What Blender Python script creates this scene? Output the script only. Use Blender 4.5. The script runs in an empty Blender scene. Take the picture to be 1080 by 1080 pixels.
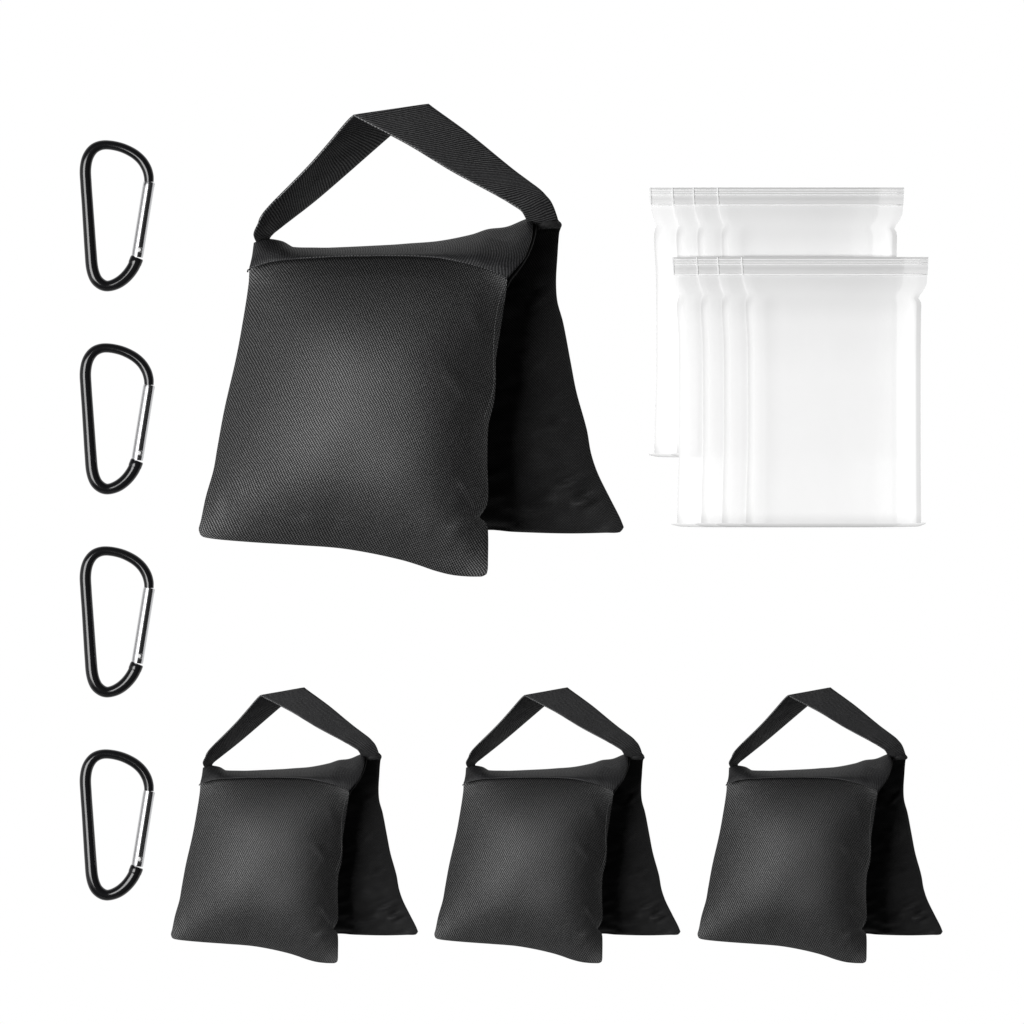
import bpy, bmesh, math, random
from mathutils import Vector, noise

random.seed(7)
scene = bpy.context.scene
COL = scene.collection
H = 10.0            # camera height over the white table, metres
MM = 0.001          # one traced unit = 1 mm on the table

def P(x, y, z=0.0):
    """point z mm above the table, seen at photo position (x, y)"""
    k = (H - z * MM) / H
    return Vector(((x - 540) * MM * k, (540 - y) * MM * k, z * MM))

# ------------------------------------------------------------------ helpers
def link(name, bm, mat, parent=None, smooth=True):
    me = bpy.data.meshes.new(name)
    bm.normal_update()
    if smooth:
        for f in bm.faces:
            f.smooth = True
    bm.to_mesh(me)
    bm.free()
    me.materials.append(mat)
    o = bpy.data.objects.new(name, me)
    COL.objects.link(o)
    if parent:
        o.parent = parent
    return o

def thing(name, label, cat, group=None, loc=(0, 0, 0)):
    o = bpy.data.objects.new(name, None)
    o.empty_display_size = 0.02
    COL.objects.link(o)
    o.location = loc
    o['label'] = label
    o['category'] = cat
    if group:
        o['group'] = group
    return o

def settle(root):
    """give the children of an Empty that was placed away from the origin their local coordinates"""
    off = Vector(root.location)
    def shift(o):
        for v in o.data.vertices:
            v.co -= off
        for c in o.children:
            shift(c)
    for c in root.children:
        shift(c)

def copy_tree(o, parent=None):
    c = o.copy()
    COL.objects.link(c)
    c.parent = parent
    for ch in list(o.children):
        copy_tree(ch, c)
    return c

def spline(pts, t):
    """centripetal-ish Catmull-Rom through pts, t in 0..1 by chord length"""
    d = [0.0]
    for a, b in zip(pts, pts[1:]):
        d.append(d[-1] + math.dist(a, b))
    s = t * d[-1]
    i = 0
    while i < len(pts) - 2 and s > d[i + 1]:
        i += 1
    h = max(d[i + 1] - d[i], 1e-9)
    w = (s - d[i]) / h
    def tan(j):
        if j == 0:
            return [(b - a) / max(d[1] - d[0], 1e-9) for a, b in zip(pts[0], pts[1])]
        if j == len(pts) - 1:
            return [(b - a) / max(d[-1] - d[-2], 1e-9) for a, b in zip(pts[-2], pts[-1])]
        return [(b - a) / max(d[j + 1] - d[j - 1], 1e-9) for a, b in zip(pts[j - 1], pts[j + 1])]
    m0, m1 = tan(i), tan(i + 1)
    w2, w3 = w * w, w * w * w
    return tuple((2*w3 - 3*w2 + 1) * p0 + (w3 - 2*w2 + w) * h * a + (-2*w3 + 3*w2) * p1 + (w3 - w2) * h * b
                 for p0, p1, a, b in zip(pts[i], pts[i + 1], m0, m1))

def sample(pts, n):
    return [spline(pts, k / n) for k in range(n + 1)]

def length(pts):
    return sum(math.dist(a, b) for a, b in zip(pts, pts[1:]))

def coons(top, right, bottom, left, n, m):
    T, B = sample(top, n), sample(bottom, n)
    L, R = sample(left, m), sample(right, m)
    g = []
    for j in range(m + 1):
        v = j / m
        row = []
        for i in range(n + 1):
            u = i / n
            p = []
            for k in range(2):
                p.append((1 - v) * T[i][k] + v * B[i][k] + (1 - u) * L[j][k] + u * R[j][k]
                         - ((1 - u) * (1 - v) * T[0][k] + u * (1 - v) * T[n][k]
                            + (1 - u) * v * B[0][k] + u * v * B[n][k]))
            row.append(p)
        g.append(row)
    return g

def grid_faces(bm, rows, uvs, flip=False, lay=None):
    for j in range(len(rows) - 1):
        for i in range(len(rows[0]) - 1):
            q = [(j, i), (j + 1, i), (j + 1, i + 1), (j, i + 1)]
            if flip:
                q.reverse()
            vs = [rows[a][b] for a, b in q]
            if len(set(vs)) < 4:
                continue
            f = bm.faces.new(vs)
            for lp, (a, b) in zip(f.loops, q):
                lp[lay].uv = uvs[a][b]

def tube(bm, pts, rad, seg=12, cap=True, lay=None):
    """round tube along 3-D points, rad one value or one per point"""
    pts = [Vector(p) for p in pts]
    rads = rad if isinstance(rad, (list, tuple)) else [rad] * len(pts)
    rings = []
    up = Vector((0, 0, 1))
    for i, p in enumerate(pts):
        t = (pts[min(i + 1, len(pts) - 1)] - pts[max(i - 1, 0)]).normalized()
        a = t.cross(up)
        if a.length < 1e-4:
            a = t.cross(Vector((1, 0, 0)))
        a.normalize()
        b = a.cross(t).normalized()
        rings.append([bm.verts.new(p + (a * math.cos(2 * math.pi * k / seg) + b * math.sin(2 * math.pi * k / seg)) * rads[i])
                      for k in range(seg)])
    for r0, r1 in zip(rings, rings[1:]):
        for k in range(seg):
            bm.faces.new((r0[k], r0[(k + 1) % seg], r1[(k + 1) % seg], r1[k]))
    if cap:
        bm.faces.new(rings[0][::-1])
        bm.faces.new(rings[-1])
    return rings

def stitches(bm, pts, dash=2.0, gap=1.1, r=0.3):
    """short thread dashes along 3-D points (mm sizes)"""
    seg = [0.0]
    for a, b in zip(pts, pts[1:]):
        seg.append(seg[-1] + (b - a).length / MM)
    def at(s):
        i = 0
        while i < len(pts) - 2 and s > seg[i + 1]:
            i += 1
        w = (s - seg[i]) / max(seg[i + 1] - seg[i], 1e-9)
        return pts[i].lerp(pts[i + 1], w)
    s = 0.3
    while s + dash < seg[-1]:
        a, c, b = at(s), at(s + dash / 2), at(s + dash)
        tube(bm, [a, c, b], [r * MM * .6, r * MM, r * MM * .6], 6)
        s += dash + gap * random.uniform(.8, 1.2)

# ---------------------------------------------------------------- materials
class NT:
    def __init__(self, name):
        self.mat = bpy.data.materials.new(name)
        self.mat.use_nodes = True
        self.t = self.mat.node_tree
        self.t.nodes.clear()
        self.out = self.t.nodes.new('ShaderNodeOutputMaterial')
    def n(self, typ, **kw):
        node = self.t.nodes.new(typ)
        for k, v in kw.items():
            setattr(node, k, v)
        return node
    def l(self, a, b):
        self.t.links.new(a, b)
    def math(self, op, a, b=None, c=None, clamp=False):
        m = self.n('ShaderNodeMath', operation=op, use_clamp=clamp)
        for i, x in enumerate((a, b, c)):
            if x is None:
                continue
            if isinstance(x, (int, float)):
                m.inputs[i].default_value = x
            else:
                self.l(x, m.inputs[i])
        return m.outputs[0]

def fabric(name, dark, light, pitch=3.1, skew=0.72, cross=0.45, rough=0.62, spec=0.3, bump=0.25, gloss=0.0, gloss_rough=0.5):
    """woven nylon: two crossing families of yarn from the UVs (which are in mm)"""
    k = NT(name)
    uv = k.n('ShaderNodeUVMap')
    sp = k.n('ShaderNodeSeparateXYZ')
    k.l(uv.outputs[0], sp.inputs[0])
    u, v = sp.outputs[0], sp.outputs[1]
    wob = k.n('ShaderNodeTexNoise')
    wob.inputs['Scale'].default_value = 0.035
    wob.inputs['Detail'].default_value = 1.0
    k.l(uv.outputs[0], wob.inputs['Vector'])
    ph = k.math('MULTIPLY', k.math('SUBTRACT', wob.outputs[0], 0.5), 10.0)
    w = 2 * math.pi / pitch
    a = k.math('SINE', k.math('ADD', k.math('MULTIPLY', k.math('ADD', u, k.math('MULTIPLY', v, skew)), w), ph))
    b = k.math('SINE', k.math('SUBTRACT', k.math('MULTIPLY', k.math('SUBTRACT', u, k.math('MULTIPLY', v, 1.0 / max(skew, .3))), w * 0.86), ph))
    s = k.math('ADD', k.math('MULTIPLY', a, 1 - cross), k.math('MULTIPLY', b, cross))
    yarn = k.n('ShaderNodeTexNoise')
    yarn.inputs['Scale'].default_value = 0.55
    yarn.inputs['Detail'].default_value = 2.0
    k.l(uv.outputs[0], yarn.inputs['Vector'])
    s2 = k.math('POWER', k.math('ADD', k.math('MULTIPLY', s, 0.5), 0.5), 1.6)
    s3 = k.math('MULTIPLY', s2, k.math('ADD', k.math('MULTIPLY', yarn.outputs[0], 2.2), -0.1), clamp=True)
    ramp = k.n('ShaderNodeMix', data_type='RGBA')
    k.l(s3, ramp.inputs[0])
    ramp.inputs[6].default_value = (*dark, 1)
    ramp.inputs[7].default_value = (*light, 1)
    bp = k.n('ShaderNodeBump')
    bp.inputs['Strength'].default_value = bump
    bp.inputs['Distance'].default_value = 0.0006
    k.l(s3, bp.inputs['Height'])
    bs = k.n('ShaderNodeBsdfPrincipled')
    k.l(ramp.outputs[2], bs.inputs['Base Color'])
    bs.inputs['Roughness'].default_value = rough
    k.l(k.math('MULTIPLY', k.math('ADD', s3, .05), spec), bs.inputs['Specular IOR Level'])
    k.l(bp.outputs[0], bs.inputs['Normal'])
    if gloss:                                  # shiny filament yarns on top of the dull ground
        gl = k.n('ShaderNodeBsdfGlossy')
        gl.inputs['Roughness'].default_value = gloss_rough
        k.l(bp.outputs[0], gl.inputs['Normal'])
        mx = k.n('ShaderNodeMixShader')
        k.l(k.math('MULTIPLY', s3, gloss), mx.inputs[0])
        k.l(bs.outputs[0], mx.inputs[1])
        k.l(gl.outputs[0], mx.inputs[2])
        k.l(mx.outputs[0], k.out.inputs[0])
    else:
        k.l(bs.outputs[0], k.out.inputs[0])
    return k.mat

def plain(name, col, rough=0.5, metal=0.0, spec=0.5, noise_amt=0.0, coat=0.0):
    k = NT(name)
    bs = k.n('ShaderNodeBsdfPrincipled')
    bs.inputs['Base Color'].default_value = (*col, 1)
    bs.inputs['Metallic'].default_value = metal
    bs.inputs['Specular IOR Level'].default_value = spec
    bs.inputs['Coat Weight'].default_value = coat
    tc = k.n('ShaderNodeTexCoord')
    nz = k.n('ShaderNodeTexNoise')
    nz.inputs['Scale'].default_value = 240.0
    nz.inputs['Detail'].default_value = 4.0
    k.l(tc.outputs['Object'], nz.inputs['Vector'])
    r = k.math('ADD', k.math('MULTIPLY', k.math('SUBTRACT', nz.outputs[0], 0.5), noise_amt), rough, clamp=True)
    k.l(r, bs.inputs['Roughness'])
    k.l(bs.outputs[0], k.out.inputs[0])
    return k.mat

def film(name, stops, opacity, edge=0.0, gloss=0.04, across=None):
    """milky polythene film; stops = grey of the film along the bag (UV v), across = painted shade and highlight of the rounded sides (UV u)"""
    k = NT(name)
    uv = k.n('ShaderNodeUVMap')
    sp = k.n('ShaderNodeSeparateXYZ')
    k.l(uv.outputs[0], sp.inputs[0])
    def ramp(src, st):
        cr = k.n('ShaderNodeValToRGB')
        el = cr.color_ramp.elements
        while len(el) > 1:
            el.remove(el[-1])
        el[0].position, el[0].color = st[0][0], (st[0][1],) * 3 + (1,)
        for p, c in st[1:]:
            e = el.new(p)
            e.color = (c, c, c, 1)
        cr.color_ramp.interpolation = 'EASE'
        k.l(src, cr.inputs[0])
        return cr.outputs[0]
    grey = ramp(sp.outputs[1], stops)
    lw = k.n('ShaderNodeLayerWeight')
    lw.inputs[0].default_value = 0.5
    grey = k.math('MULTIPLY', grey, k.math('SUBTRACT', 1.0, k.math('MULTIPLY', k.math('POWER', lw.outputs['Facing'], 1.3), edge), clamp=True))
    nz = k.n('ShaderNodeTexNoise')
    nz.inputs['Scale'].default_value = 5.0
    nz.inputs['Detail'].default_value = 3.0
    k.l(uv.outputs[0], nz.inputs['Vector'])
    grey = k.math('MULTIPLY', grey, k.math('ADD', k.math('MULTIPLY', nz.outputs[0], .05), .975))
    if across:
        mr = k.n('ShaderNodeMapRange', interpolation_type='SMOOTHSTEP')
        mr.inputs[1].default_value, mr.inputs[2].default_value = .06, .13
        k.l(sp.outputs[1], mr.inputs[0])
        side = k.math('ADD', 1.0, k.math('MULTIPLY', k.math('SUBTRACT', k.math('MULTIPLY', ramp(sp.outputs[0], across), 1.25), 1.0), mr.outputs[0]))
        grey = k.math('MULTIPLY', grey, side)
    grey = k.math('MINIMUM', grey, .99)
    cc = k.n('ShaderNodeCombineColor')
    for q in range(3):
        k.l(grey, cc.inputs[q])
    df = k.n('ShaderNodeBsdfDiffuse')
    k.l(cc.outputs[0], df.inputs[0])
    tl = k.n('ShaderNodeBsdfTranslucent')
    k.l(cc.outputs[0], tl.inputs[0])
    md = k.n('ShaderNodeMixShader')
    md.inputs[0].default_value = 0.15
    k.l(df.outputs[0], md.inputs[1])
    k.l(tl.outputs[0], md.inputs[2])
    tr = k.n('ShaderNodeBsdfTransparent')
    mx = k.n('ShaderNodeMixShader')
    mx.inputs[0].default_value = opacity
    k.l(tr.outputs[0], mx.inputs[1])
    k.l(md.outputs[0], mx.inputs[2])
    gl = k.n('ShaderNodeBsdfGlossy')
    gl.inputs['Roughness'].default_value = 0.22
    m2 = k.n('ShaderNodeMixShader')
    m2.inputs[0].default_value = gloss
    k.l(mx.outputs[0], m2.inputs[1])
    k.l(gl.outputs[0], m2.inputs[2])
    k.l(m2.outputs[0], k.out.inputs[0])
    return k.mat

def white_glow():
    k = NT('glowing_white_surface')
    e = k.n('ShaderNodeEmission')
    e.inputs[0].default_value = (1, 1, 1, 1)
    e.inputs[1].default_value = 1.0  # added glow keeps the surface pure white and free of shadows
    k.l(e.outputs[0], k.out.inputs[0])
    return k.mat

FRONT = dict(cross=.34, rough=0.6, spec=.4, bump=0.4, gloss=0.092, gloss_rough=0.62)
M_front = fabric('black_nylon_weave', (0.0010, 0.0010, 0.0011), (0.0115, 0.0115, 0.0119), pitch=2.85, **FRONT)
M_front_fine = fabric('black_nylon_weave_fine', (0.0010, 0.0010, 0.0011), (0.0115, 0.0115, 0.0119), pitch=3.7, **FRONT)
M_yoke = fabric('black_nylon_flap', (0.003, 0.003, 0.0034), (0.024, 0.024, 0.025), pitch=2.7, spec=.35)
M_back = fabric('black_nylon_dark', (0.010, 0.010, 0.0102), (0.028, 0.028, 0.0285), pitch=2.6, rough=0.6, spec=0.2, bump=0.06)
M_web_shade = fabric('black_webbing_inner_shade', (0.002, 0.002, 0.0022), (0.014, 0.014, 0.015), pitch=2.9, skew=0.12, cross=0.3, rough=0.6, bump=0.4)  # darker inner face: the strap's shade painted into its colour
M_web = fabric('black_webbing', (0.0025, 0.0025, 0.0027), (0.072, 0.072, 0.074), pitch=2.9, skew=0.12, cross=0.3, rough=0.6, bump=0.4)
M_pipe = fabric('black_piping', (0.010, 0.010, 0.010), (0.045, 0.045, 0.045), pitch=2.4, spec=0.2)
M_thread_highlight = plain('grey_highlight_thread', (0.20, 0.20, 0.20), 0.6, noise_amt=.2)
M_thread_dark = plain('dark_thread', (0.11, 0.11, 0.11), 0.6, noise_amt=.2)
M_anod = plain('black_anodised', (0.005, 0.005, 0.0055), 0.15, spec=0.27, noise_amt=.05)
M_steel = plain('bright_steel', (0.52, 0.52, 0.53), 0.18, metal=1.0, noise_amt=.02)
M_rivet = plain('rivet_steel', (0.34, 0.34, 0.34), 0.4, metal=1.0, noise_amt=.1)
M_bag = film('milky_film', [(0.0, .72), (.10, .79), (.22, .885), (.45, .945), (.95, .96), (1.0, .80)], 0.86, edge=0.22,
             across=[(0, .54), (.020, .62), (.055, .85), (.085, .85), (.13, .76), (.22, .79), (.5, .80), (.93, .80), (.945, .84), (.968, .84), (.978, .66), (1, .60)])  # across paints side shade and highlight bands into the film's grey
M_head = film('zip_band_film', [(0.0, .54), (.08, .48), (.13, .74), (.2, .54), (.27, .68), (.33, .52), (.38, .74), (.46, .62), (.6, .59), (.85, .64), (1.0, .70)], 0.92, edge=0.2)
M_seal = film('seal_film', [(0.0, .76), (.5, .62), (1.0, .42)], 0.85, edge=0.2)
M_rib = plain('white_zip_plastic', (0.93, 0.93, 0.93), 0.4, spec=.3, noise_amt=.05)

# ------------------------------------------------------------- the setting
bm = bmesh.new()
vs = [bm.verts.new((x, y, 0)) for x, y in ((-4, -4), (4, -4), (4, 4), (-4, 4))]
bm.faces.new(vs)
bd = link('backdrop', bm, white_glow(), smooth=False)
bd['kind'] = 'structure'
bd['label'] = 'plain pure white surface under everything, with added glow'

# ---------------------------------------------------------------- sandbags
def b1(t, p=3.0, q=0.7):
    return max(0.0, 1 - abs(2 * t - 1) ** p) ** q

class Pouch:
    """two woven panels sewn together all round and filled"""
    def __init__(self, top, right, bottom, left, zmid, up, down, n, m, detail=None, disp=None, prof=(3.0, .7)):
        self.n, self.m = n, m
        self.g = coons(top, right, bottom, left, n, m)
        wid = (length(top) + length(bottom)) / 2
        hei = (length(left) + length(right)) / 2
        self.wid, self.hei = wid, hei
        if detail:
            D = sample(detail, m)
            for j in range(m + 1):
                dx = D[j][0] - self.g[j][n][0]
                dy = D[j][1] - self.g[j][n][1]
                for i in range(n + 1):
                    f = math.exp(-((1 - i / n) * wid / 16.0))
                    self.g[j][i][0] += dx * f
                    self.g[j][i][1] += dy * f * (1 if 0 < j < m else 0)
        self.front, self.back = [], []
        for j in range(m + 1):
            rf, rb = [], []
            for i in range(n + 1):
                x, y = self.g[j][i]
                u, v = i / n, j / m
                bb = b1(u, *prof) * b1(v, *prof)
                z = zmid(x, y)
                d = disp(x, y, u, v) if disp else 0.0
                edge = 0 if i in (0, n) or j in (0, m) else 1
                rf.append(P(x, y, z + up * bb + d * edge))
                rb.append(P(x, y, z - down * bb))
            self.front.append(rf)
            self.back.append(rb)
    def at(self, u, v, lift=0.0):
        i = min(max(u * self.n, 0), self.n - 1e-6)
        j = min(max(v * self.m, 0), self.m - 1e-6)
        a, b = int(i), int(j)
        fu, fv = i - a, j - b
        p = (self.front[b][a].lerp(self.front[b][a + 1], fu)).lerp(
            self.front[b + 1][a].lerp(self.front[b + 1][a + 1], fu), fv)
        return p + Vector((0, 0, lift * MM))
    def build(self, name, mat, parent):
        bm = bmesh.new()
        lay = bm.loops.layers.uv.new('UVMap')
        n, m = self.n, self.m
        F = [[bm.verts.new(p) for p in r] for r in self.front]
        B = [[F[j][i] if i in (0, n) or j in (0, m) else bm.verts.new(self.back[j][i])
              for i in range(n + 1)] for j in range(m + 1)]
        uv = [[(i / n * self.wid, -j / m * self.hei) for i in range(n + 1)] for j in range(m + 1)]
        grid_faces(bm, F, uv, False, lay)
        grid_faces(bm, B, uv, True, lay)
        rim = set()
        for j in range(m + 1):
            rim.add(F[j][0]); rim.add(F[j][n])
        for i in range(n + 1):
            rim.add(F[0][i]); rim.add(F[m][i])
        for e in bm.edges:
            if e.verts[0] in rim and e.verts[1] in rim:
                e.smooth = False
        return link(name, bm, mat, parent)

def seg_d(px, py, a, b):
    dx, dy = b[0] - a[0], b[1] - a[1]
    t = max(0, min(1, ((px - a[0]) * dx + (py - a[1]) * dy) / (dx * dx + dy * dy)))
    side = (px - a[0]) * dy - (py - a[1]) * dx
    return math.hypot(px - a[0] - t * dx, py - a[1] - t * dy), t, side / math.hypot(dx, dy)

def creases(px, py, lst, gain=1.5):
    z = 0.0
    for a, b, w, h in lst:
        d, t, s = seg_d(px, py, a, b)
        fade = math.sin(math.pi * min(max(t, .04), .96)) ** .6
        z += gain * h * fade * (math.exp(-(d / w) ** 2) - 0.75 * math.exp(-((s - 1.6 * w) ** 2 + max(0, d - abs(s)) ** 2) / (w * 1.1) ** 2))
    return z

def make_sandbag():
    base = P(430, 420, 0)
    root = thing('sandbag', 'large black woven nylon saddle sandbag with webbing handle, biggest of the four', 'sandbag',
                 'black saddle sandbags', base)
    # rear pouch, lying on the table
    b_top = [(300, 276), (420, 270), (520, 256), (563, 234), (588, 231)]
    b_right = [(588, 231), (592.3, 237), (590, 245), (588, 271), (586.6, 297), (588, 318), (594, 340), (602, 382),
               (608, 413), (619, 453), (623.5, 478), (630.5, 499), (643, 524.5), (654, 546), (658, 556)]
    b_bot = [(292, 560), (420, 562), (516.7, 559), (541, 561), (597, 562.7), (639, 562), (654, 561.3), (658, 556)]
    b_left = [(300, 276), (290, 400), (292, 560)]
    folds = [((580, 453), (601, 447), 2.6, 2.2), ((586, 517), (626, 500), 3.2, 3.0), ((606, 533), (630, 522), 2.8, 3.0),
             ((612, 538), (643, 524), 2.4, -2.2), ((639, 558), (648, 555), 2.0, 2.0), ((560, 460), (584, 452), 3.4, 1.5),
             ((560, 322), (584, 303), 3.0, 2.6), ((597, 382), (604, 398), 3.5, 1.6), ((588, 420), (607, 408), 3.0, 1.5),
             ((560, 395), (592, 372), 5.0, 1.4), ((548, 540), (590, 536), 6.0, 1.5)]
    def b_disp(x, y, u, v):
        e = min(1, (1 - u) * 14)
        nz = noise.noise(Vector((x * .022, y * .03, 3.1))) * 3.8 + noise.noise(Vector((x * .045 + y * .02, y * .10, 8.4))) * 3.4
        return (creases(x, y, folds, 2.4) + nz) * e
    back = Pouch(b_top, b_right, b_bot, b_left,
                 lambda x, y: 36 - max(0, x - 480) * .145 + max(0, 300 - y) * .10, 26, 28, 110, 110, disp=b_disp, prof=(3.0, .8))
    back.build('rear_pouch', M_back, root)
    # front pouch, on top of it
    f_top = [(263, 281), (285, 272), (317, 268), (370, 265.5), (430, 265.5), (463, 268), (497, 274), (519, 281), (535, 290)]
    f_right_s = [(535, 290), (530, 340), (522, 390), (515.5, 447), (514, 500), (514.5, 555), (513.5, 606)]
    f_right = [(535, 290), (534, 305), (530.5, 330), (526.5, 356), (523, 380), (523, 402), (521, 424), (515.5, 447), (514, 470), (514, 491),
               (515, 522), (513.6, 532), (510, 539), (506, 545.5), (510.5, 549.5), (514, 555), (515, 566), (514.8, 590), (514.3, 602), (512, 608)]
    f_bot = [(211, 563.5), (214, 566.3), (229, 569), (266.7, 572.4), (311, 575.5), (355.5, 579), (389, 584.5), (422, 592), (440, 597.5), (457, 603.5),
             (474.5, 608), (490, 609.8), (504, 610.2), (509, 609.8), (512, 608)]
    f_left = [(263, 281), (262, 300), (255, 345), (248.4, 380), (236.7, 431), (229, 473), (225, 496), (217, 524),
              (211.8, 549), (209.5, 558), (211, 563.5)]
    fcr = [((474, 395), (512, 436), 7, 3.0), ((484, 505), (512, 532), 5, 3.2), ((486, 520), (508, 546), 4, -3.0), ((478, 545), (507, 546), 5, 2.2),
           ((490, 470), (514, 490), 5, 1.8), ((500, 330), (522, 372), 7, 2.0), ((470, 560), (500, 556), 7, 2.0),
           ((350, 570), (362, 556), 5, 1.5), ((232, 520), (224, 545), 6, 1.5),
           ((300, 560), (330, 550), 7, 1.2)]
    def f_disp(x, y, u, v):
        e = min(1, 9 * min(u, 1 - u, v, 1 - v))
        nz = noise.noise(Vector((x * .012, y * .012, 1.7))) * 3.5
        ed = 1 - min(1, 5 * min(u, 1 - u, 1 - v))
        nz += noise.noise(Vector((x * .05, y * .05, 5.2))) * 2.4 * ed
        return (creases(x, y, fcr, .75) + nz) * e
    fz = lambda x, y: 62 + (x - 209) * .21 + max(0, y - 300) * .05
    front = Pouch(f_top, f_right_s, f_bot, f_left, fz, 68, 26, 130, 130, detail=f_right, disp=f_disp, prof=(2.5, .95))
    fo = front.build('front_pouch', M_front, root)
    # seam stitching down the front pouch's right edge
    bm = bmesh.new()
    stitches(bm, [front.at(.983 - .01 * math.sin(k * .2), .06 + k * .012, .35) for k in range(36)], 1.8, 1.4, .28)
    link('seam_stitching', bm, M_thread_dark, fo)
    # flap over the top
    y_top = [(267.6, 256), (276, 252.5), (284.3, 251.8), (298, 254.3), (304.6, 257.8), (309, 260.3), (333, 261), (349, 261), (413, 258), (430, 256.7),
             (463, 254), (497, 247.3), (514.4, 241.6), (534.4, 239), (554.4, 231), (561.5, 229.6)]
    y_bot = [(261.8, 287.4), (263, 284), (270, 281.6), (285, 277), (317, 273.5), (370, 271), (430, 270.8), (463, 273), (497, 280), (519, 286.9), (534.5, 295)]
    y_left = [(267.6, 256), (265.7, 270), (263, 282), (261.8, 287.4)]
    y_right = [(561.5, 229.6), (561, 247.4), (555, 268), (546, 281), (534.5, 295)]
    n, m = 110, 22
    g = coons(y_top, y_right, y_bot, y_left, n, m)
    bm = bmesh.new()
    lay = bm.loops.layers.uv.new('UVMap')
    rows, uvs, bott = [], [], []
    for j in range(m + 1):
        s = j / m
        r, w = [], []
        for i in range(n + 1):
            t = i / n
            x, y = g[j][i]
            zb = fz(x, y) + 68 * b1(t, 2.5, .95) * b1(.035, 2.5, .95) + 12.0
            zt = 58 + 10 * t
            rise = (1 - (1 - s) ** 2.0)
            z = zt + (zb - zt) * rise + 3.0 * math.sin(math.pi * s)
            e = min(1, 6 * min(s, 1 - s))
            z += (noise.noise(Vector((x * .05, y * .06, 2.2))) * 1.8) * e
            z += creases(x, y, [((516, 248), (536, 258), 3, 1.6), ((526, 244), (548, 260), 3.5, 1.4), ((276, 268), (306, 262), 4, 1.8), ((540, 240), (556, 262), 4, 1.5)]) * e
            r.append(bm.verts.new(P(x, y, z)))
            w.append((t * 300, -y * 1.0))
            if j == m:
                bott.append(P(x, y, z + .2))
        rows.append(r)
        uvs.append(w)
    grid_faces(bm, rows, uvs, False, lay)
    yo = link('top_flap', bm, M_yoke, root)
    so = yo.modifiers.new('cloth', 'SOLIDIFY')
    so.thickness = 0.0016
    so.offset = -1
    bm = bmesh.new()
    stitches(bm, [p + Vector((0, .0013, .0003)) for p in bott], 2.0, 1.4, .24)
    link('flap_stitching', bm, M_thread_dark, yo)
    # piping down the flap's right end
    bm = bmesh.new()
    bm.loops.layers.uv.new('UVMap')
    pp = [(563.5, 230.5, 70), (564, 240, 70), (562, 252, 74), (557.5, 265, 80), (551, 277, 86), (543, 288, 92), (536.5, 296.5, 97), (533.5, 304, 98)]
    pts = [P(*spline(pp, k / 30)) for k in range(31)]
    tube(bm, pts, [MM * (1.9 if 0 < k < 30 else .8) for k in range(31)], 10)
    link('piping', bm, M_pipe, root)
    # gathered fabric where the handle is sewn in at the right end
    bm = bmesh.new()
    bm.loops.layers.uv.new('UVMap')
    gp = [(565, 238, 60), (570, 237.5, 66), (577, 236.5, 67), (584, 236.5, 65), (588, 237.2, 60), (590.3, 238, 54)]
    pts = [P(*spline(gp, k / 30)) + Vector((0, MM * .5 * math.sin(k * 1.3), 0)) for k in range(31)]
    tube(bm, pts, [MM * (4.4 - .05 * abs(k - 12)) * (1 if 2 < k < 28 else .6) for k in range(31)], 12)
    link('handle_anchor', bm, M_back, root)
    # folded cloth that joins the two pouches along the ridge, under the flap
    bm = bmesh.new()
    lay = bm.loops.layers.uv.new('UVMap')
    A, B = sample(y_top, 60), sample(b_top[:4], 60)
    rows, uvs = [], []
    for j in range(9):
        q = j / 8
        r, w = [], []
        for i in range(61):
            t = i / 60
            za, zb = 57 + 10 * t, 36 - max(0, B[i][0] - 480) * .145 + max(0, 300 - B[i][1]) * .10
            x = A[i][0] * (1 - q) + B[i][0] * q
            y = A[i][1] * (1 - q) + B[i][1] * q + 2.0
            r.append(bm.verts.new(P(x, y, za * (1 - q) + zb * q)))
            w.append((t * 300, -q * 40))
        rows.append(r); uvs.append(w)
    grid_faces(bm, rows, uvs, False, lay)
    link('ridge_panel', bm, M_back, root)
    # webbing handle: front edge / back edge stations
    FL = [(271, 256, 48), (267.5, 248, 60), (272, 237, 70), (281, 221, 76), (327.7, 173, 92), (364, 130.5, 104), (373, 121.8, 106)]
    KL = [(292, 257, 40), (284, 252.5, 42), (288, 246, 44), (298, 238, 45), (341, 204, 38), (418, 137, 58), (452, 110.3, 64)]
    FR = [(373, 121.8, 106), (382, 126.8, 106), (430, 152, 104), (474.4, 179, 102), (519, 203.3, 98), (541, 216.2, 94), (550, 223, 90), (555.5, 233, 78), (558, 240, 62)]
    KR = [(452, 110.3, 64), (459, 115.5, 65), (496.7, 143, 68), (541, 179, 72), (567.8, 199, 74), (576, 207, 73), (582, 215, 70), (588, 231, 62), (590, 240, 50)]
    def limb(F, K, n):
        """stations side by side: matching parameter on both edges"""
        out = []
        for k in range(n + 1):
            t = k / n
            i = min(int(t * (len(F) - 1)), len(F) - 2)
            tt = t * (len(F) - 1)
            def cr(A):
                p0, p1, p2, p3 = A[max(i - 1, 0)], A[i], A[i + 1], A[min(i + 2, len(A) - 1)]
                w = tt - i
                return tuple(.5 * ((2 * b) + (-a + c) * w + (2 * a - 5 * b + 4 * c - d) * w * w + (-a + 3 * b - 3 * c + d) * w ** 3)
                             for a, b, c, d in zip(p0, p1, p2, p3))
            out.append((cr(F), cr(K)))
        return out
    st = limb(FL, KL, 60) + limb(FR, KR, 80)[1:]
    bm = bmesh.new()
    lay = bm.loops.layers.uv.new('UVMap')
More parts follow.
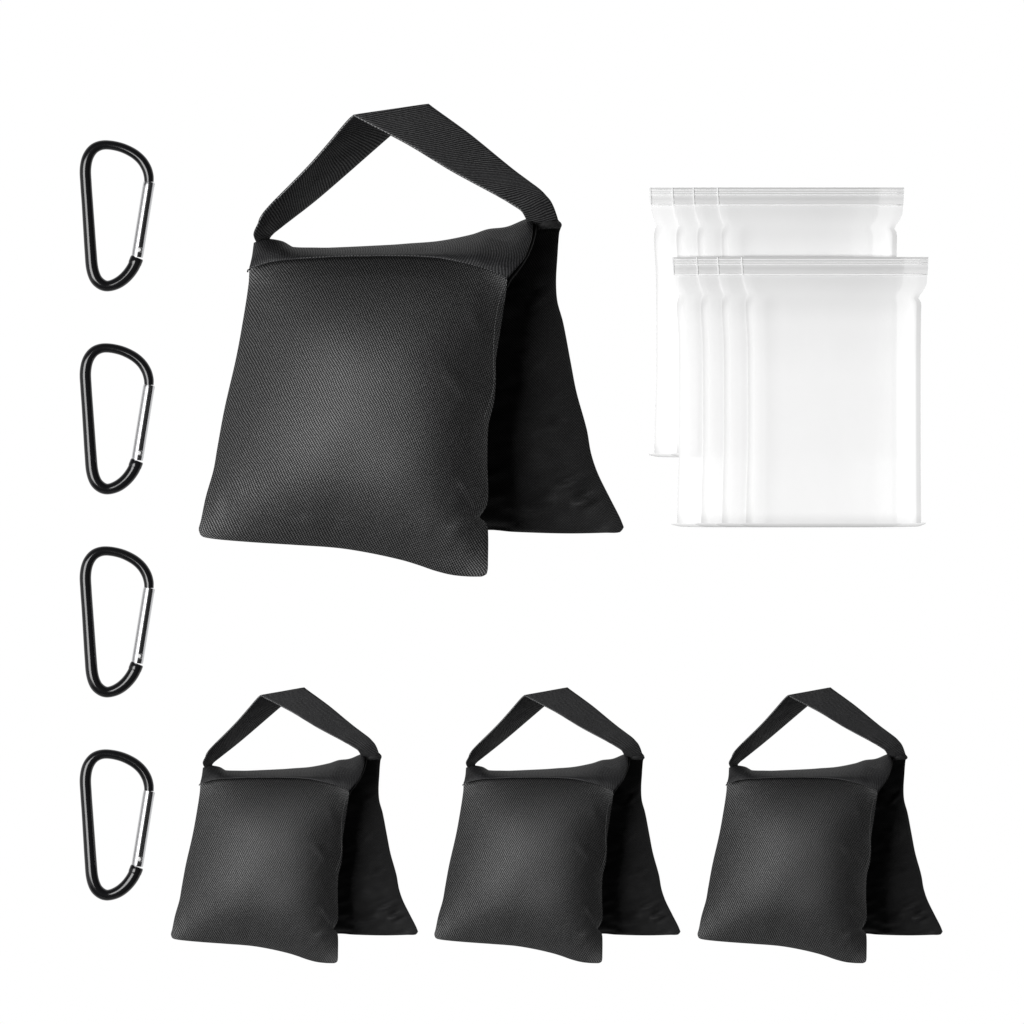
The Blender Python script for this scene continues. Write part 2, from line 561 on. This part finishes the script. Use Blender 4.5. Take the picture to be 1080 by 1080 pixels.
    rows, uvs, fe, ke = [], [], [], []
    acc, prev = 0.0, None
    mw = 14
    for F, K in st:
        pf, pk = P(*F), P(*K)
        mid = (pf + pk) / 2
        if prev is not None:
            acc += (mid - prev).length / MM
        prev = mid
        r, w = [], []
        for q in range(mw + 1):
            s = q / mw
            p = pf.lerp(pk, s)
            p.z += MM * 1.2 * math.sin(math.pi * s)
            p.z += MM * 1.6 * noise.noise(p * 45) + MM * .5 * noise.noise(p * 160)
            r.append(bm.verts.new(p))
            w.append((acc, s * 48))
        rows.append(r)
        uvs.append(w)
        d = (pk - pf).normalized()
        fe.append(pf + d * MM * .9)
        ke.append(pk - d * MM * .9)
    grid_faces(bm, rows, uvs, False, lay)
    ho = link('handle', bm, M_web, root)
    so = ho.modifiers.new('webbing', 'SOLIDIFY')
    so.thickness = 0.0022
    ho.data.materials.append(M_web_shade)
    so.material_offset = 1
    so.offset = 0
    bm = bmesh.new()
    stitches(bm, [p + Vector((0, 0, .0011)) for p in fe[24:-14]], 3.4, .5, .42)
    link('edge_highlight_stitching', bm, M_thread_highlight, ho)  # pale thread also paints the highlight along the strap's edge
    settle(root)
    return root

big = make_sandbag()
S = 0.5815
for lx, which in ((179.8, 'leftmost'), (457.6, 'middle one'), (735.2, 'rightmost')):
    c = copy_tree(big)
    c.scale = (S, S, S)
    x = lx + (430 - 209.5) * S
    y = 725.2 + (420 - 110.3) * S
    p = P(x - .5, y - .5, 44)
    c.location = (p.x, p.y, 0)
    c['label'] = 'small black saddle sandbag with webbing handle, %s of the three in the bottom row' % which
    c['group'] = 'black saddle sandbags'
    for ch in c.children:                       # the same cloth on a smaller bag: its weave is larger next to the bag
        if ch.name.startswith('front_pouch'):
            ch.material_slots[0].link = 'OBJECT'
            ch.material_slots[0].material = M_front_fine

# -------------------------------------------------------------- carabiners
def make_carabiner():
    Z = lambda X, Y: (60 + X / 6, 140 + Y / 6)
    base = P(*Z(370, 530), 0)
    root = thing('carabiner', 'black D-shaped carabiner with silver gate, topmost of the left column', 'carabiner',
                 'black carabiners with silver gates', base)
    raw = [(583, 312, 58), (581, 272, 61), (566, 222, 62), (532, 170, 61), (478, 126, 60), (396, 90, 58), (300, 77, 58), (238, 98, 64), (198, 150, 69), (181, 225, 71),
           (184, 320, 71), (193, 450, 71), (203, 600, 73), (214, 760, 75), (224, 860, 76), (247, 925, 75), (284, 960, 71), (324, 970, 67), (384, 951, 72),
           (438, 910, 75), (482, 852, 77), (508, 790, 77)]
    zc = 6.7
    pl = [(X, Y, w) for X, Y, w in raw]
    pts, rad = [], []
    for k in range(161):
        X, Y, w = spline(pl, k / 160)
        x, y = Z(X, Y)
        pts.append(P(x, y, zc))
        rad.append(w / 11.6 * MM)
    bm = bmesh.new()
    tube(bm, pts, rad, 28)
    # collar where the gate is hinged
    a, b = Vector(pts[-1]), Vector(pts[-6])
    tube(bm, [a + (b - a) * .02, a + (b - a) * .15, a + (b - a) * .75, a + (b - a) * .95],
         [rad[-1] * .96, rad[-1] * 1.06, rad[-1] * 1.06, rad[-1] * .98], 28)
    for f in bm.faces:
        if len(f.verts) > 4:
            for e in f.edges:
                e.smooth = False
    fr = link('frame', bm, M_anod, root)
    # gate: a bright sleeve, slightly tapered lips
    t0, t1 = P(*Z(584, 311), zc + .1), P(*Z(508, 786), zc + .1)
    bm = bmesh.new()
    N = 30
    gp, gr = [], []
    for k in range(N + 1):
        t = k / N
        gp.append(t0.lerp(t1, t))
        r = 6.15 + .1 * t
        if t < .03: r -= .35 * (1 - t / .03)
        if t > .97: r -= .3 * (t - .97) / .03
        gr.append(r * MM)
    tube(bm, gp, gr, 32)
    for f in bm.faces:
        if len(f.verts) > 4:
            for e in f.edges:
                e.smooth = False
    ga = link('gate', bm, M_steel, root)
    # nose lug at the gate's top right
    bm = bmesh.new()
    tube(bm, [P(*Z(612, 322), zc), P(*Z(609, 345), zc)], [1.5 * MM, 1.2 * MM], 12)
    link('nose_lug', bm, M_steel, ga)
    # rivet with domed head
    cx, cy = Z(521, 740)
    bm = bmesh.new()
    prof = [(0, 1.0), (1.0, 1.15), (1.8, 1.2), (2.6, 1.0), (3.4, .4), (3.8, -.4), (3.9, -2.4)]
    rings = []
    top = bm.verts.new(P(cx, cy, zc + 5.3 + 1.2))
    for r, h in prof[1:]:
        rings.append([bm.verts.new(P(cx, cy, zc + 5.3 + h) + Vector((math.cos(q * math.pi / 10), math.sin(q * math.pi / 10), 0)) * r * MM) for q in range(20)])
    for q in range(20):
        bm.faces.new((top, rings[0][q], rings[0][(q + 1) % 20]))
    for r0, r1 in zip(rings, rings[1:]):
        for q in range(20):
            bm.faces.new((r0[q], r1[q], r1[(q + 1) % 20], r0[(q + 1) % 20]))
    link('rivet', bm, M_rivet, ga)
    settle(root)
    return root

cb = make_carabiner()
for k, which in enumerate(('second from the top', 'third from the top', 'bottom one'), 1):
    c = copy_tree(cb)
    c.location = Vector(cb.location) - Vector((0, .2140 * k, 0))
    c['label'] = 'black D-shaped carabiner with silver gate, %s of the left column' % which

# ----------------------------------------------------------------- zip bags
W, HB = 197.0, 285.0
def make_zip_bag(x0, y0):
    base = P(x0 + W / 2, y0 + HB / 2, 0)
    root = thing('zip_bag', '', 'zip bag', None, base)
    Q = lambda x, y, z: P(x0 + x, y0 + y, z)
    # body: front and back film, puffed along both sides
    lf = [(1.2, 20), (2.5, 28), (5.0, 36), (7.5, 41), (5.2, 46), (4.8, 60), (6.6, 90), (7.0, 140), (7.0, 200), (5.6, 250), (5.0, 281)]
    rt = [(196.2, 20), (195, 30), (191, 37.5), (187, 43.5), (189.6, 49), (189.6, 60), (189.2, 100), (189.2, 200), (189.6, 281)]
    n, m = 90, 60
    g = coons([(1.2, 20), (196.2, 20)], rt, [(5.0, 281), (189.6, 281)], lf, n, m)
    bm = bmesh.new()
    lay = bm.loops.layers.uv.new('UVMap')
    F, B, uv = [], [], []
    for j in range(m + 1):
        v = j / m
        rf, rb, ru = [], [], []
        grow = min(1, max(0, (v - .05) / .09)) ** 1.2 * (1 - .55 * max(0, (v - .9) / .1))
        for i in range(n + 1):
            u = i / n
            x, y = g[j][i]
            dl, dr = u * 185, (1 - u) * 185
            def ridge(d, w):
                q = d / w
                return math.sin(q * math.pi / 2) ** 2 if q < 1 else .22 + .78 * math.exp(-((q - 1) / .9) ** 2)
            h = 1.3 * grow * ridge(dl, 11) * (1 if dl < dr else 0) + 1.0 * grow * ridge(dr, 7) * (1 if dr <= dl else 0)
            flat = .5 * min(1, min(dl, dr) / 8)
            z = 0.25 + flat + h + .35 * noise.noise(Vector((x * .02, y * .012, 1))) * min(1, dl / 20, dr / 20)
            rf.append(bm.verts.new(Q(x, y, z)))
            ru.append((u, v))
            rb.append(rf[-1] if i in (0, n) else bm.verts.new(Q(x, y, .1)))
        F.append(rf); B.append(rb); uv.append(ru)
    grid_faces(bm, F, uv, False, lay)
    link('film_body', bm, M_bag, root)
    B = None
    # zip band along the mouth
    hd = coons([(-.3, 0.6), (100, .6), (180, .6), (197.3, .6)], [(197.3, .6), (197, 10), (196.3, 20)], [(1.0, 20), (196.3, 20)], [(-.3, .6), (0, 10), (1.0, 20)], 60, 14)
    bm = bmesh.new()
    lay = bm.loops.layers.uv.new('UVMap')
    rows, uvs = [], []
    for j in range(15):
        r, w = [], []
        for i in range(61):
            x, y = hd[j][i]
            z = 1.15 + .25 * math.sin(j * 1.5) 
            r.append(bm.verts.new(Q(x, y, z)))
            w.append((i / 60, j / 14))
        rows.append(r); uvs.append(w)
    grid_faces(bm, rows, uvs, False, lay)
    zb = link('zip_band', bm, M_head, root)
    # raised zip tracks
    for y, rr in ((3.1, .42), (6.2, .34), (8.4, .42), (19.0, .85)):
        bm = bmesh.new()
        tube(bm, [Q(0.6 + 195.6 * k / 24, y, 1.45 + rr * .3 ) for k in range(25)], [rr * MM * (1 if 0 < k < 24 else .1) for k in range(25)], 8)
        link('zip_track', bm, M_rib, zb)
    # left weld by the band, white in place of the edge's highlight
    bm = bmesh.new()
    for ya, yb, xa, wd, z in ((0.8, 19.5, -.2, 1.4, 1.75),):
        vv = []
        for q in range(9):
            t = q / 8
            x, w = xa + 1.0 * t, wd * (1 if ya < 5 else 1 - .6 * t)
            vv.append((bm.verts.new(Q(x, ya + (yb - ya) * t, z)), bm.verts.new(Q(x + w, ya + (yb - ya) * t, z + .05))))
        for a, b in zip(vv, vv[1:]):
            bm.faces.new((a[0], b[0], b[1], a[1]))
    link('side_weld_highlight', bm, M_rib, root)
    # bottom seal
    sl = coons([(-.8, 281.2), (5, 280.8), (189.6, 280.8), (194.5, 280.2)], [(194.5, 280.2), (194.2, 281.8)], [(-.8, 282.6), (10, 284.6), (60, 285.2), (185, 284.6), (194.2, 281.8)],
               [(-.8, 281.2), (-.8, 282.6)], 60, 4)
    bm = bmesh.new()
    lay = bm.loops.layers.uv.new('UVMap')
    rows = [[bm.verts.new(Q(x, y, .6)) for x, y in r] for r in sl]
    uvs = [[(i / 60, j / 4) for i in range(61)] for j in range(5)]
    grid_faces(bm, rows, uvs, False, lay)
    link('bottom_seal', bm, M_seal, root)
    settle(root)
    return root

lefts_up, lefts_low = (685.2, 708.5, 730.5, 756.0), (709.0, 734.0, 756.0, 781.2)
names = ('bottommost and leftmost', 'second from the left', 'third from the left', 'topmost and rightmost')
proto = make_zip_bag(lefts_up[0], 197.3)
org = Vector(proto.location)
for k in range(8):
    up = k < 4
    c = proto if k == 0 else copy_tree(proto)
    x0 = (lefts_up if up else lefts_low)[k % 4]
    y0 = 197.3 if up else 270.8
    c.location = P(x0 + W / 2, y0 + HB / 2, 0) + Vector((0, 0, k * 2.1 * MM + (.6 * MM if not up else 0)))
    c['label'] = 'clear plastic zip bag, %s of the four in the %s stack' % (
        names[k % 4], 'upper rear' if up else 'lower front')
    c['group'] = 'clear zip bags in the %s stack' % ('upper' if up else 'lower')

# ------------------------------------------------------------------- light
world = bpy.data.worlds.new('World')
scene.world = world
world.use_nodes = True
wb = world.node_tree.nodes['Background']
wb.inputs[0].default_value = (1, 1, 1, 1)
wb.inputs[1].default_value = 0.03

def softbox(name, loc, target, sx, sy, power):
    li = bpy.data.lights.new(name, 'AREA')
    li.shape = 'RECTANGLE'
    li.size, li.size_y = sx, sy
    li.energy = power
    o = bpy.data.objects.new(name, li)
    COL.objects.link(o)
    o.location = loc
    o.rotation_euler = (Vector(target) - Vector(loc)).to_track_quat('-Z', 'Y').to_euler()
    return o

softbox('key_softbox', (-1.95, 0.1, 3.0), (0, 0, 0), 1.9, 2.2, 236)
softbox('side_panel_light', (-2.9, -0.2, 1.2), (0, 0, 0.2), 2.4, 2.2, 14)
softbox('low_strip_light', (-0.5, -2.7, 1.0), (0, 0, 0), 2.2, 0.35, 4)

# ------------------------------------------------------------------ camera
cam = bpy.data.cameras.new('camera')
cam.sensor_width = 36
cam.lens = 36 * H / 1.08
cam.clip_end = 100
co = bpy.data.objects.new('camera', cam)
COL.objects.link(co)
co.location = (0, 0, H)
scene.camera = co

scene.view_settings.view_transform = 'Standard'
scene.view_settings.look = 'None'
scene.view_settings.exposure = 0
scene.view_settings.gamma = 1
cy = scene.cycles
cy.transparent_max_bounces = 48
cy.max_bounces = 10
cy.diffuse_bounces = 4
cy.use_denoising = True
cy.sample_clamp_direct = 1.6
